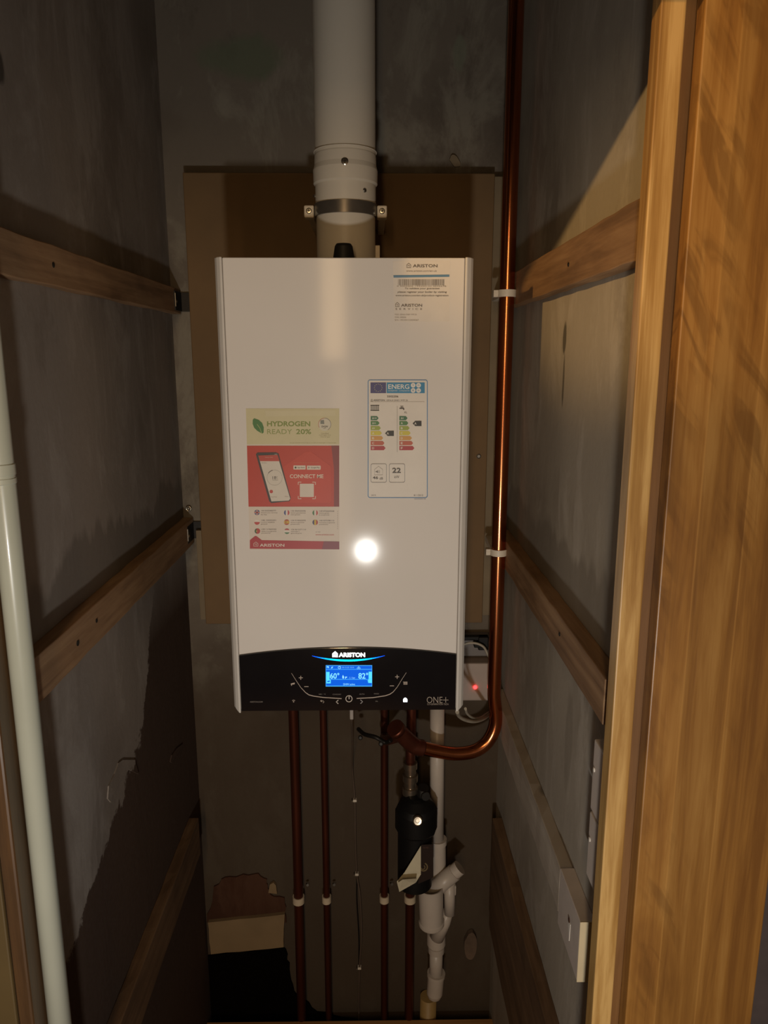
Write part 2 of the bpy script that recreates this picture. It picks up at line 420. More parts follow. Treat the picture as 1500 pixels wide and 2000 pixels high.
# ------------------------------------------------------------------ battens on the side walls
def batten(b, label, m, bev=.0015, group='wall battens'):
    bm = bmesh.new(); add_box(bm, *b)
    bmesh.ops.subdivide_edges(bm, edges=[e for e in bm.edges if abs((e.verts[0].co-e.verts[1].co).y) > .2], cuts=18)
    for v in bm.verts:
        j = .0010
        v.co.z += random.uniform(-j, j); v.co.x += random.uniform(-j, j)*.4
    o = obj('timber_batten', bm, m); tag(o, label, 'batten', group)
    mod = o.modifiers.new('bevel', 'BEVEL'); mod.width = bev; mod.segments = 2; mod.limit_method = 'ANGLE'
    return o
batten((XL, XL+.020, .807, 1.595, 1.587, 1.636), 'brown timber batten on the left wall, topmost, with a black bracket at its far end', M['batten'])
batten((XL, XL+.022, .807, 1.595, 1.099, 1.156), 'brown timber batten on the left wall at mid height, below the bare grey stretch', M['batten'])
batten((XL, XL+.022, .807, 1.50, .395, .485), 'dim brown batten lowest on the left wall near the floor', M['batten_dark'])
batten((XR-.022, XR, .80, 1.555, 1.597, 1.658), 'orange-lit timber batten topmost on the right wall beside the upper pipe clip', M['batten'])
batten((XR-.024, XR, .80, 1.56, 1.076, 1.134), 'brown timber batten on the right wall at mid height beside the lower pipe clip', M['batten'])
batten((XR-.020, XR, .955, 1.56, .692, .764), 'grey painted batten on the right wall running down to the white trunking', M['batten_grey'])
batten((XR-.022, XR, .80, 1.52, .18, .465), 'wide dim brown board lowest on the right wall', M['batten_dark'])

def nail(p, n, r=.0035, label=None, name='nail'):
    bm = bmesh.new(); lathe(bm, p, n, [(0, r), (.0008, r), (.0014, r*.6)], 12)
    return tag(obj(name, bm, M['bracket']), label, 'nail', 'nails and screws in the timber')
nail((XL+.020, .972, 1.612), (1, 0, 0), label='dark nail head in the topmost left batten')
nail((XL+.022, .94, 1.126), (1, 0, 0), .004, 'dark nail head in the middle left batten, nearer the white pipe')
nail((XL+.022, 1.01, 1.132), (1, 0, 0), .003, 'small dark nail head in the middle left batten, right of the bigger one')
nail((XR-.024, 1.01, 1.108), (-1, 0, 0), .003, 'dark nail head in the middle right batten above the white plaster chip')
nail((XR-.022, 1.07, 1.625), (-1, 0, 0), .003, 'dark nail head in the topmost right batten')

# angle brackets where the left battens meet the back wall
for z, (y0, lab) in {1.611: (1.545, 'black angle bracket at the far end of the topmost left batten'), 1.128: (1.54, 'black angle bracket at the far end of the middle left batten')}.items():
    t = thing('angle_bracket', lab, 'bracket', (XL+.021, y0, z), 'batten brackets')
    bm = bmesh.new(); add_box(bm, XL+.0195, XL+.0225, y0, 1.597, z-.019, z+.019, .0005); add_box(bm, XL+.0195, XL+.045, 1.594, 1.597, z-.019, z+.019, .0005)
    obj('plate', bm, M['bracket'], t)
    bm = bmesh.new(); lathe(bm, (XL+.0225, y0+.006, z-.002), (1, 0, 0), [(0, .004), (.001, .004), (.002, .002)], 12)
    add_box(bm, XL+.0222, XL+.0235, y0-.001, y0+.0008, z-.012, z+.014)
    obj('screw', bm, M['steel'], t, 'bright steel screw and edge')
# small ring screw on the wall left of the board
bm = bmesh.new(); c = at(369, 993, y=1.597)
add_tube(bm, [c + Vector((.005*math.cos(a), -.003, .005*math.sin(a))) for a in [2*math.pi*k/16 for k in range(17)]], .0016, 8, caps=False)
lathe(bm, c, (0, -1, 0), [(0, .002), (.003, .002)], 10)
tag(obj('wall_anchor', bm, M['steel']), 'tiny steel ring screw on the back wall left of the board', 'screw')

# ------------------------------------------------------------------ mounting board behind the boiler
t = thing('mounting_board', 'brown fibreboard mounting panel fixed to the back wall behind the boiler', 'board', (-.06, 1.59, .92))
bm = bmesh.new(); add_box(bm, -.372, .240, 1.560, 1.598, .922, 1.853, .002); obj('panel', bm, M['board'], t)
bm = bmesh.new(); add_box(bm, .2415, .258, 1.572, 1.598, .935, 1.850, .001); obj('edge_strip', bm, M['board_edge'], t, 'pale right edge strip')
bm = bmesh.new(); add_box(bm, -.388, -.3735, 1.580, 1.598, .925, 1.13, .001); obj('edge_strip', bm, M['board_edge'], t, 'pale lower left edge strip')
for u, v in ((935, 891),):
    bm = bmesh.new(); c = at(u, v, y=1.560); lathe(bm, c, (0, -1, 0), [(0, .005), (.001, .005), (.002, .003)], 14); obj('screw', bm, M['steel_dark'], t)

# ------------------------------------------------------------------ boiler
YF = 1.19
BX0, BX1, BZ0, BZ1 = -.2440, .1550, .8965, 1.6495
boiler = thing('boiler', 'white wall-hung gas boiler with black glass control panel and blue display', 'boiler', (-.0445, 1.56, BZ0))
bm = bmesh.new(); add_box(bm, BX0+.004, BX1-.004, 1.208, 1.5595, BZ0+.012, BZ1-.001, .004); obj('casing', bm, M['enamel_side'], boiler)
PX0, PX1 = -.2300, .1405        # front panel between the rails
ARC = [(PX0 + (PX1-PX0)*k/24.0) for k in range(25)]
def arcz(x):                     # the glass top edge bows up in the middle
    s = (x-(PX0+PX1)/2)/((PX1-PX0)/2); return 1.0162 - .0135*s*s
bm = bmesh.new()
pts = [(PX0, YF, BZ1-.001)] + [(x, YF, arcz(x)+.0012) for x in ARC] + [(PX1, YF, BZ1-.001)]
extrude_poly(bm, pts, (0, .02, 0))
fp = obj('front_panel', bm, M['enamel'], boiler)
mod = fp.modifiers.new('bevel', 'BEVEL'); mod.width = .0015; mod.segments = 3; mod.limit_method = 'ANGLE'
for x0, x1, xo in ((BX0, PX0-.001, 1), (PX1+.001, BX1, -1)):
    bm = bmesh.new()
    xi = x1 if xo == 1 else x0; xe = x0 if xo == 1 else x1
    prof = [(xi, YF-.0005), (xi, YF+.03), (xe, YF+.03), (xe, YF+.012), (xe+xo*.004, YF+.005), (xi-xo*.0030, YF-.0005)]
    extrude_poly(bm, [(x, y, BZ0) for x, y in prof], (0, 0, BZ1-BZ0))
    for v in bm.verts:
        if v.co.z < BZ0+.001 and abs(v.co.x-xe) < .006: v.co.z += .006
    r = obj('side_rail', bm, M['enamel_side'], boiler)
    mod = r.modifiers.new('bevel', 'BEVEL'); mod.width = .0012; mod.segments = 2; mod.limit_method = 'ANGLE'
bm = bmesh.new(); add_box(bm, PX0-.0012, PX1+.0012, YF+.003, YF+.02, BZ0+.006, BZ1-.002); obj('panel_gap', bm, M['groove'], boiler)
bm = bmesh.new()
pts = [(PX0, YF-.001, BZ0+.004)] + [(x, YF-.001, arcz(x)) for x in ARC] + [(PX1, YF-.001, BZ0+.004)]
extrude_poly(bm, pts, (0, .016, 0))
glass = obj('control_panel', bm, M['glass_black'], boiler, 'black glass control panel')
mod = glass.modifiers.new('bevel', 'BEVEL'); mod.width = .001; mod.segments = 2; mod.limit_method = 'ANGLE'
bm = bmesh.new()
lathe(bm, (-.0475, 1.262, BZ1-.001), (0, 0, 1), [(0, .0178), (.006, .0178), (.026, .0145), (.030, .012)], 32)
obj('test_point_cap', bm, M['rubber'], boiler, 'black rubber test point cap')
bm = bmesh.new(); a0 = at(733, 482, y=1.37)
add_box(bm, a0.x-.002, a0.x+.008, 1.366, 1.372, BZ1-.002, a0.z+.002, .0008); lathe(bm, (a0.x+.002, 1.366, a0.z-.010), (0, -1, 0), [(0, .003), (.001, .003)], 12)
obj('top_lug', bm, M['clip_yel'], boiler, 'small pale lug beside the flue')
# thin raised foot under the casing
bm = bmesh.new(); add_box(bm, -.03, .05, 1.25, 1.50, BZ0-.012, BZ0+.012, .002); obj('underside_tray', bm, M['plug_grey'], boiler)

# ------------------------------------------------------------------ prints: flat artwork on a plane, all in one mesh
PAL = {}
def ink(c, rough=.5, em=0.0):
    k = (tuple(c), rough, em)
    if k not in PAL:
        PAL[k] = glow('lit ink', c, em) if em else plain('ink', c, rough, vary=.04)
    return PAL[k]
class Art:
    def __init__(s, ox, oy, k, plane, em=0.0, rough=.45, step=.00025):
        s.ox, s.oy, s.k, s.y = ox, oy, k, plane; s.bm = bmesh.new(); s.mats = []; s.em = em; s.rough = rough; s.step = step
    def mi(s, c, em=None):
        m = ink(c, s.rough, s.em if em is None else em)
        if m not in s.mats: s.mats.append(m)
        return s.mats.index(m)
    def P(s, a, b, lay): return at(s.ox + a/s.k, s.oy + b/s.k, y=s.y - lay*s.step)
    def poly(s, pts, c, lay=1, em=None):
        f = s.bm.faces.new([s.bm.verts.new(s.P(a, b, lay)) for a, b in pts]); f.material_index = s.mi(c, em)
    def rect(s, x0, y0, x1, y1, c, lay=1, em=None): s.poly([(x0, y0), (x1, y0), (x1, y1), (x0, y1)], c, lay, em)
    def slab(s, pts, c, th=.0003):
        ps = [s.P(a, b, 0) for a, b in pts]; d = Vector((0, -th, 0)); extrude_poly(s.bm, ps, d, s.mi(c))
        s.y -= th
    def disc(s, cx, cy, r, c, lay=1, em=None, n=28, a0=0, a1=360):
        full = abs(a1-a0) >= 360
        pts = [(cx+r*math.cos(R(a0+(a1-a0)*k/n)), cy+r*math.sin(R(a0+(a1-a0)*k/n))) for k in range(n+(0 if full else 1))]
        s.poly(pts, c, lay, em)
    def line(s, pts, wd, c, lay=1, em=None, closed=False):
        m = s.mi(c, em); n = len(pts); L = []
        for i in range(n):
            if closed: p0, p1 = pts[(i-1) % n], pts[(i+1) % n]
            else: p0, p1 = pts[max(i-1, 0)], pts[min(i+1, n-1)]
            dx, dy = p1[0]-p0[0], p1[1]-p0[1]; h = math.hypot(dx, dy) or 1
            ww = wd[i] if isinstance(wd, list) else wd
            nx, ny = -dy/h*ww/2, dx/h*ww/2
            L.append((s.bm.verts.new(s.P(pts[i][0]+nx, pts[i][1]+ny, lay)), s.bm.verts.new(s.P(pts[i][0]-nx, pts[i][1]-ny, lay))))
        for i in range(n if closed else n-1):
            a, b = L[i], L[(i+1) % n]; f = s.bm.faces.new((a[0], a[1], b[1], b[0])); f.material_index = m
    def ring(s, cx, cy, r, wd, c, lay=1, em=None, a0=0, a1=360, n=28):
        full = abs(a1-a0) >= 360
        s.line([(cx+r*math.cos(R(a0+(a1-a0)*k/n)), cy+r*math.sin(R(a0+(a1-a0)*k/n))) for k in range(n+(0 if full else 1))], wd, c, lay, em, full)
    def rrect(s, x0, y0, x1, y1, r, wd, c, lay=1, em=None, fill=None):
        pts = []
        for cx, cy, a in ((x1-r, y0+r, -90), (x1-r, y1-r, 0), (x0+r, y1-r, 90), (x0+r, y0+r, 180)):
            pts += [(cx+r*math.cos(R(a+k*18)), cy+r*math.sin(R(a+k*18))) for k in range(6)]
        if fill is not None: s.poly(pts, fill, lay, em)
        if wd: s.line(pts, wd, c, lay+1, em, True)
    def text(s, st, x0, y0, x1, y1, c, lay=2, bold=0.0, em=None, space=1.0, shear=0.0):
        cu = bpy.data.curves.new('t', 'FONT'); cu.body = st; cu.offset = bold; cu.space_character = space; cu.shear = shear
        cu.resolution_u = 3
        ob = bpy.data.objects.new('t', cu); COL.objects.link(ob)
        dg = bpy.context.evaluated_depsgraph_get(); me = bpy.data.meshes.new_from_object(ob.evaluated_get(dg))
        xs = [v.co.x for v in me.vertices]; ys = [v.co.y for v in me.vertices]
        if xs:
            ax, bx, ay, by = min(xs), max(xs), min(ys), max(ys); m = s.mi(c, em)
            vv = [s.bm.verts.new(s.P(x0+(v.co.x-ax)/(bx-ax)*(x1-x0), y1-(v.co.y-ay)/(by-ay)*(y1-y0), lay)) for v in me.vertices]
            for p in me.polygons:
                try: s.bm.faces.new([vv[i] for i in p.vertices]).material_index = m
                except ValueError: pass
        bpy.data.objects.remove(ob); bpy.data.curves.remove(cu); bpy.data.meshes.remove(me)
    def house(s, x0, y0, x1, y1, c, lay=2, wd=None, em=None):
        h = y1-y0; W = x1-x0; wd = wd or h*.11
        s.line([(x0+W*.05, y0+h*.42), (x0+W*.5, y0+h*.04), (x1-W*.05, y0+h*.42), (x1-W*.05, y1-wd/2), (x0+W*.05, y1-wd/2)], wd, c, lay, em, True)
        s.ring((x0+x1)/2, y0+h*.62, h*.17, wd*.8, c, lay, em, 150, 420, 12)
    def done(s, name, parent, label=None):
        o = bpy.data.objects
        bm = s.bm; me = bpy.data.meshes.new(name); 
        for f in bm.faces:
            f.normal_update()
            if f.normal.y > .5: f.normal_flip()
        bm.to_mesh(me); bm.free()
        for m in s.mats: me.materials.append(m)
        ob = bpy.data.objects.new(name, me); COL.objects.link(ob); ob.parent = parent
        loc = Vector(parent.location)
        ob.matrix_parent_inverse = Matrix.Translation(-loc)
        if label: ob['label'] = label
        return ob
SHEET = (.74, .71, .66); INK = (.06, .05, .045)

# --- energy label, right of centre (crop origin 690,720; 7.144 units per px)
A = Art(690, 720, 7.144, YF-.0001)
A.slab([(200, 150), (1042, 150), (1018, 1805), (205, 1805)], SHEET)
A.rrect(207, 158, 1033, 1800, 28, 11, (.07, .22, .45), 1)
A.rect(240, 193, 457, 342, (.06, .06, .20), 2); A.rect(465, 193, 997, 342, (.03, .25, .48), 2)
for k in range(12):
    a = R(30*k); A.disc(348+54*math.cos(a), 267+52*math.sin(a), 5.5, (.62, .60, .30), 3, n=5)
A.text('ENERG', 488, 218, 782, 284, (.85, .83, .78), 3, .012)
A.text('енергия · ενεργεια', 488, 300, 785, 322, (.7, .72, .72), 3)
for cx, cy, st in ((835, 232, 'Y'), (911, 232, 'IJA'), (835, 304, 'IE'), (911, 304, 'IA')):
    A.disc(cx, cy, 33, (.80, .78, .74), 3); A.text(st, cx-14, cy-12, cx+14, cy+12, (.05, .2, .4), 4)
A.text('3302206', 472, 374, 628, 402, INK, 2, .02)
A.house(244, 424, 272, 456, INK); A.text('ARISTON', 280, 430, 440, 452, INK, 2, .02)
A.text('GENUS ONE+ WIFI 24', 462, 432, 760, 452, INK, 2)
A.rect(240, 459, 995, 462, (.25, .22, .2), 2); A.rect(611, 520, 616, 1165, (.22, .2, .18), 2)
A.rect(240, 507, 362, 517, INK, 2); A.rect(240, 578, 362, 588, INK, 2)
for k in range(8): A.rect(244+k*15, 507, 252+k*15, 588, INK, 2)
A.rect(655, 520, 700, 528, INK, 2); A.rect(674, 524, 682, 545, INK, 2)
A.poly([(642, 550), (660, 540), (700, 540), (712, 555), (712, 576), (696, 576), (694, 562), (645, 562)], INK, 2)
A.text('XL', 708, 598, 752, 622, INK, 2)
cols = [(.035, .16, .08), (.07, .22, .07), (.32, .40, .06), (.62, .55, .06), (.62, .33, .08), (.50, .11, .06), (.42, .035, .05)]
for base, tips, lets, mark, my in ((243, (353, 366, 384, 399, 416, 434, 450), ('A+++', 'A++', 'A+', 'A', 'B', 'C', 'D'), 443, 903), (643, (757, 768, 785, 800, 818, 834, 852), ('A+', 'A', 'B', 'C', 'D', 'E', 'F'), 828, 765)):
    for k in range(7):
        y0 = 662+k*69.7; y1 = y0+58; tip = tips[k]
        A.poly([(base, y0), (tip-24, y0), (tip, (y0+y1)/2), (tip-24, y1), (base, y1)], cols[k], 2)
        wd = 28 + 12*(len(lets[k])-1)
        A.text(lets[k], base+20, y0+14, base+20+wd, y1-14, (.78, .76, .68), 3, .02)
    A.poly([(mark, my), (mark+36, my-37), (mark+124, my-37), (mark+124, my+37), (mark+36, my+37)], (.02, .02, .02), 2)
    A.text('A', mark+24, my-16, mark+54, my+16, (.8, .78, .72), 3, .02)
A.rrect(246, 1329, 463, 1587, 24, 5, (.12, .13, .15), 2); A.rrect(502, 1329, 719, 1587, 24, 5, (.12, .13, .15), 2)
A.line([(296, 1482), (296, 1408), (352, 1363), (410, 1408), (410, 1482)], 3.5, (.2, .2, .2), 3, closed=True)
A.poly([(312, 1432), (328, 1432), (344, 1416), (344, 1462), (328, 1446), (312, 1446)], (.15, .14, .13), 3)
for r in (18, 30): A.ring(338, 1439, r, 4, (.2, .2, .2), 3, a0=-45, a1=45, n=8)
A.text('46', 272, 1502, 346, 1542, INK, 3, .02); A.text('dB', 366, 1516, 414, 1548, INK, 3)
A.text('22', 544, 1384, 664, 1456, INK, 3, .03); A.text('kW', 574, 1492, 642, 1530, INK, 3)
A.text('2019', 252, 1758, 312, 1776, INK, 2); A.text('811/2013', 846, 1756, 972, 1778, INK, 2)
A.text('420020000100', 850, 1812, 1012, 1826, (.2, .2, .3), 2)
A.done('energy_label', boiler, 'white energy efficiency label with coloured arrows')

# --- registration sticker, top right (crop origin 740,490; 7.5 units per px)
A = Art(740, 490, 7.5, YF-.0001)
A.slab([(205, 150), (1045, 145), (1035, 1035), (225, 1045)], (.74, .71, .67), .00015)
DI = (.12, .10, .085)
A.house(405, 175, 470, 250, DI, wd=8); A.text('ARISTON', 496, 196, 858, 242, DI, 2, .02)
A.text('www.ariston.com/en-uk', 400, 278, 850, 306, (.25, .21, .17), 2)
A.poly([(212, 356), (1033, 346), (1030, 380), (215, 392)], (.11, .25, .40), 2)
x = 282; rr = random.Random(3)
while x < 955:
    wv = rr.choice((4, 5, 8, 11)); A.rect(x, 415, x+wv, 505, (.20, .17, .14), 2); x += wv + rr.choice((4, 6, 8))
A.text('0 3302206 193350123 0045678', 265, 508, 985, 526, (.3, .26, .22), 2)
A.text('To validate your guarantee', 380, 538, 888, 568, DI, 2, .012, shear=.15)
A.text('please register your boiler by visiting', 272, 588, 995, 622, DI, 2, .012, shear=.15)
A.text('www.ariston.com/en-uk/product-registration', 244, 640, 1018, 672, DI, 2, .012, shear=.15)
A.house(240, 752, 300, 820, DI, wd=7); A.text('ARISTON', 325, 776, 634, 818, DI, 2, .02)
A.text('SERVICE', 244, 838, 634, 864, DI, 2, space=1.9)
for y, st, x1 in ((922, 'MOD. GENUS ONE+ WIFI 24', 552), (962, 'COD. 3302206', 398), (1003, 'S/N 193350123004567', 584)):
    A.text(st, 234, y, x1, y+20, (.24, .2, .17), 2)
A.done('registration_sticker', boiler, 'clear sticker with barcode and blue line')

# --- large red and green sticker, left (crop origin 440,760; 5.77 units per px)
A = Art(440, 760, 5.77, YF-.0001)
A.slab([(232, 218), (1285, 218), (1285, 1808), (277, 1808)], (.68, .62, .55))
A.poly([(232, 219), (1285, 219), (1285, 622), (244, 622)], (.60, .565, .36), 1)
A.poly([(450, 240), (1240, 235), (1240, 300), (460, 305)], (.62, .585, .40), 2)
A.poly([(310, 345), (325, 328), (375, 345), (415, 380), (434, 430), (432, 490), (415, 502), (360, 470), (325, 435), (308, 390)], (.065, .20, .06), 2)
A.line([(358, 394), (390, 440), (412, 502)], 5, (.45, .5, .2), 3)
A.text('HYDROGEN', 470, 362, 958, 420, (.20, .27, .06), 2, .03)
A.text('READY', 472, 452, 752, 506, (.26, .32, .10), 2, .0); A.text('20%', 798, 450, 968, 508, (.20, .27, .06), 2, .02)
A.disc(1120, 398, 72, (.62, .60, .50), 2); A.ring(1120, 398, 70, 6, (.28, .26, .25), 3, a0=-90, a1=60); A.ring(1120, 398, 70, 6, (.5, .2, .14), 3, a0=150, a1=268)
A.poly([(1072, 392), (1072, 352), (1112, 348), (1116, 394)], (.2, .22, .2), 3)
A.text('DVGW', 1086, 412, 1158, 432, INK, 3, .03); A.text('CERT', 1102, 438, 1138, 446, INK, 3)
A.text('Certified', 1078, 492, 1165, 506, (.25, .22, .12), 2); A.text('hydrogen and', 1060, 512, 1188, 526, (.25, .22, .12), 2); A.text('natural gas', 1072, 532, 1178, 546, (.25, .22, .12), 2)
A.text('for gas blends containing up to 20% of hydrogen in natural gas', 726, 600, 1250, 612, (.32, .30, .16), 2)
A.poly([(244, 638), (1284, 638), (1284, 1324), (262, 1324)], (.50, .050, .030), 2)
A.poly([(650, 880), (900, 710), (960, 700), (1190, 870), (1195, 1260), (1180, 1280), (730, 1280)], (.55, .060, .035), 3)
A.poly([(1195, 638), (1284, 638), (1284, 1324), (1225, 1324), (1225, 900)], (.24, .045, .05), 3)
ph = [(345, 735), (362, 714), (570, 712), (600, 725), (738, 1228), (726, 1262), (520, 1285), (495, 1265)]
A.poly(ph, (.05, .04, .04), 4)
A.poly([(372, 748), (586, 740), (732, 1235), (715, 1256), (520, 1266)], (.66, .62, .55), 5)
A.poly([(372, 748), (590, 742), (612, 812), (392, 812)], (.48, .06, .04), 6)
A.text('Living room', 450, 762, 535, 775, (.7, .5, .4), 7); A.text('9:41', 556, 728, 584, 738, (.7, .7, .7), 7)
A.text('Schedule', 408, 826, 465, 836, (.3, .28, .25), 7)
A.ring(556, 998, 86, 4, (.42, .40, .36), 6); A.ring(556, 998, 86, 9, (.22, .2, .18), 7, a0=215, a1=255, n=8)
A.text('18', 532, 982, 572, 1014, INK, 7); A.text('°C', 576, 984, 588, 1012, INK, 7); A.text('Comfort', 532, 1020, 596, 1028, INK, 7)
A.disc(518, 1155, 19, (.50, .06, .05), 7)
A.text('Home', 502, 1210, 580, 1220, (.4, .3, .27), 7); A.text('Menu', 672, 1206, 712, 1216, (.4, .3, .27), 7)
A.text('Download the app and control your comfort', 775, 822, 1060, 834, (.62, .25, .14), 4)
A.rrect(768, 860, 905, 906, 6, 0, SHEET, 4, fill=(.70, .64, .56)); A.rrect(920, 862, 1075, 908, 6, 0, SHEET, 4, fill=(.70, .64, .56))
A.disc(792, 884, 11, INK, 5); A.text('App Store', 812, 876, 894, 894, INK, 5, .01)
A.poly([(934, 872), (934, 896), (954, 884)], (.3, .3, .25), 5); A.text('Google Play', 964, 876, 1064, 896, INK, 5, .01)
A.text('CONNECT ME', 728, 960, 1106, 1004, (.75, .70, .60), 4, .012)
for (cx, cy, sx, sy) in ((822, 1048, 1, 1), (1016, 1048, -1, 1), (822, 1235, 1, -1), (1016, 1235, -1, -1)):
    A.line([(cx+sx*35, cy), (cx, cy), (cx, cy+sy*30)], 7, (.75, .70, .60), 4)
A.rect(840, 1066, 998, 1216, (.68, .62, .55), 4)
A.poly([(262, 1325), (1285, 1325), (1285, 1808), (277, 1808)], (.68, .62, .55), 1)
fl = {'uk': None}
def flag(cx, cy, kind, A=A):
    r = 31
    if kind == 'uk':
        A.disc(cx, cy, r, (.09, .10, .22), 2); A.rect(cx-r, cy-8, cx+r, cy+8, (.62, .58, .52), 3); A.rect(cx-8, cy-r+2, cx+8, cy+r-2, (.62, .58, .52), 3)
        A.rect(cx-r, cy-4, cx+r, cy+4, (.45, .05, .05), 4); A.rect(cx-4, cy-r+2, cx+4, cy+r-2, (.45, .05, .05), 4); return
    three = {'fr': ((.06, .09, .25), (.72, .68, .62), (.5, .08, .08)), 'it': ((.06, .2, .08), (.72, .68, .62), (.5, .08, .08)),
             'ro': ((.06, .07, .16), (.6, .42, .05), (.42, .05, .05)), 'pt': ((.05, .12, .05), (.45, .06, .05), (.45, .06, .05))}
    if kind in three:
        c = three[kind]; A.disc(cx, cy, r, c[1], 2)
        A.disc(cx, cy, r, c[0], 3, a0=110, a1=250); A.disc(cx, cy, r, c[2], 3, a0=-70, a1=70)
        if kind == 'pt': A.disc(cx-8, cy, 8, (.5, .4, .1), 4)
    elif kind == 'pl': A.disc(cx, cy, r, (.72, .68, .62), 2); A.disc(cx, cy, r, (.5, .06, .06), 3, a0=0, a1=180)
    elif kind == 'es': A.disc(cx, cy, r, (.60, .38, .06), 2); A.disc(cx, cy, r, (.42, .07, .04), 3, a0=30, a1=150); A.disc(cx, cy, r, (.42, .07, .04), 3, a0=210, a1=330); A.disc(cx-10, cy, 7, (.3, .1, .05), 4)
    elif kind == 'hu': A.disc(cx, cy, r, (.72, .68, .62), 2); A.disc(cx, cy, r, (.07, .2, .09), 3, a0=25, a1=155); A.disc(cx, cy, r, (.45, .06, .07), 3, a0=205, a1=335)
rows = [((358, 1390, 'uk', '+44 03332402777', 'Activate your warranty', 'for free'), (692, 1393, 'fr', '+33 0969320296', 'Activer gratuitement', 'votre garantie'), (1013, 1395, 'it', '+39 0732633528', 'Attiva gratis', 'la tua garanzia')),
        ((358, 1498, 'pl', '+48 124202201', 'Uruchom bezpłatnie', 'gwarancję'), (692, 1500, 'es', '+34 910022392', 'Active la garantia', 'gratuitamente'), (1013, 1502, 'ro', '+40 0372780110', 'Activarea si garantia', 'gratuitamente')),
        ((362, 1600, 'pt', '+351 219605302', 'Ative a sua garantia', 'gratuitamente'), (695, 1602, 'hu', '+36 0612371110', 'Aktiválja a', 'garanciát gratis'))]
for row in rows:
    for cx, cy, k, a, b, c in row:
        flag(cx, cy, k); x = cx+44
        A.text(a, x, cy-28, x+170, cy-12, (.18, .15, .14), 2, .015); A.text(b, x, cy-4, x+9*len(b)*.9+8, cy+12, (.22, .18, .16), 2, .01); A.text(c, x, cy+17, x+9*len(c)*.8+8, cy+31, (.22, .18, .16), 2, .01)
A.text('or visit', 1018, 1602, 1072, 1616, (.22, .18, .16), 2); A.text('www.ariston.com', 1016, 1632, 1225, 1648, (.45, .08, .07), 2, .02)
for k in range(9): A.rect(1264, 1370+k*24, 1268, 1386+k*24, (.35, .3, .27), 2)
A.poly([(277, 1702), (335, 1655), (350, 1655), (412, 1702), (1285, 1718), (1285, 1806), (277, 1798)], (.42, .035, .045), 2)
A.poly([(1110, 1715), (1285, 1718), (1285, 1806), (1090, 1805)], (.24, .06, .09), 3)
A.house(317, 1720, 372, 1772, (.72, .66, .6), 3, wd=5); A.text('ARISTON', 388, 1742, 666, 1776, (.75, .70, .64), 3, .02)
A.done('connection_sticker', boiler, 'large red and pale green sticker with a printed phone')

# --- control panel graphics (crop origin 580,1260; 6.818 units per px)
GY = YF-.0011
LB = (.10, .55, 1.0)
A = Art(580, 1260, 6.818, GY, em=1.0)
A.rect(383, 268, 1001, 551, (.0, .12, .80), 1, .95)
for a in ((383, 268, 1001, 276), (383, 318, 1001, 326), (383, 540, 1001, 551), (383, 268, 388, 551), (996, 268, 1001, 551), (440, 452, 935, 460)): A.rect(*a, (.06, .45, 1.0), 2, 1.0)
A.line([(925, 456), (940, 460), (950, 500), (955, 502)], 7, (.06, .45, 1.0), 2, 1.0)
A.rect(390, 357, 434, 460, (.10, .72, 1.0), 2, 1.1); A.rect(954, 354, 998, 450, (.10, .72, 1.0), 2, 1.1)
A.rect(392, 460, 450, 510, (.10, .72, 1.0), 2, 1.1); A.rect(948, 452, 998, 504, (.10, .72, 1.0), 2, 1.1)
A.poly([(402, 478), (438, 470), (440, 486), (425, 492), (404, 492)], (.0, .12, .8), 3, 1)
A.text('60°', 440, 370, 564, 447, (.22, .70, 1.0), 2, .015, 1.3); A.text('82°', 818, 368, 948, 447, (.22, .70, 1.0), 2, .015, 1.3)
A.poly([(602, 425), (612, 396), (628, 425), (624, 445), (608, 445)], (.3, .7, 1), 2, 1.2); A.poly([(640, 420), (668, 420), (668, 432), (652, 436), (650, 447), (642, 447)], (.3, .7, 1), 2, 1.2)
A.text('1.1 bar', 698, 422, 776, 446, (.25, .65, 1), 2, 0, 1.1)
A.text('DHW active', 618, 508, 772, 534, (.25, .70, 1), 2, .01, 1.1)
A.disc(410, 296, 17, (.2, .65, 1), 2, 1.1, a0=180, a1=400); A.poly([(452, 312), (458, 290), (482, 284), (474, 308)], (.2, .65, 1), 2, 1.1)
A.ring(566, 298, 17, 6, (.25, .7, 1), 2, 1.1); A.line([(566, 286), (566, 298), (576, 298)], 4, (.25, .7, 1), 2, 1.1)
A.text('20-12-25 10:10', 600, 288, 758, 306, (.2, .65, 1), 2, 0, 1.0)
for dx, dy in ((0, -6), (-13, 8), (13, 8)): A.ring(822+dx, 300+dy, 9, 4, (.25, .7, 1), 2, 1.1, n=12)
A.done('display', glass, 'lit blue display showing 60 and 82 degrees')
A = Art(580, 1260, 6.818, GY)
WH = (1.0, .97, .90)
A.poly([(470, 160), (470, 112), (508, 80), (545, 112), (545, 162)], WH, 1, 2.6); A.ring(507, 128, 14, 8, (.35, .3, .25), 2, .35, 150, 420)
A.text('ARISTON', 556, 100, 908, 160, WH, 1, .05, 2.6)
A.done('logo', glass, 'glowing white maker lettering')
A = Art(580, 1260, 6.818, GY)
n = 40; up = []
for k in range(n+1):
    t_ = k/n; x = 200 + t_*970; s_ = (x-680)/480
    up.append((x, 205 - 62*s_*s_, 1-abs(s_)**2))
for k in range(n):
    x0, y0, a = up[k]; x1, y1, b = up[k+1]; m_ = (a+b)/2
    c = (.0, .10+.62*max(m_, 0)**2, 1.0) if m_ > .1 else (.0, .06, .9)
    wa, wb = 4+20*max(a, 0), 4+20*max(b, 0)
    q = round(max(m_, 0)*6)/6
    A.poly([(x0, y0-wa/2), (x1, y1-wb/2), (x1, y1+wb/2), (x0, y0+wa/2)], (.0, .07+.70*q*q, 1.0), 1, 2.4)
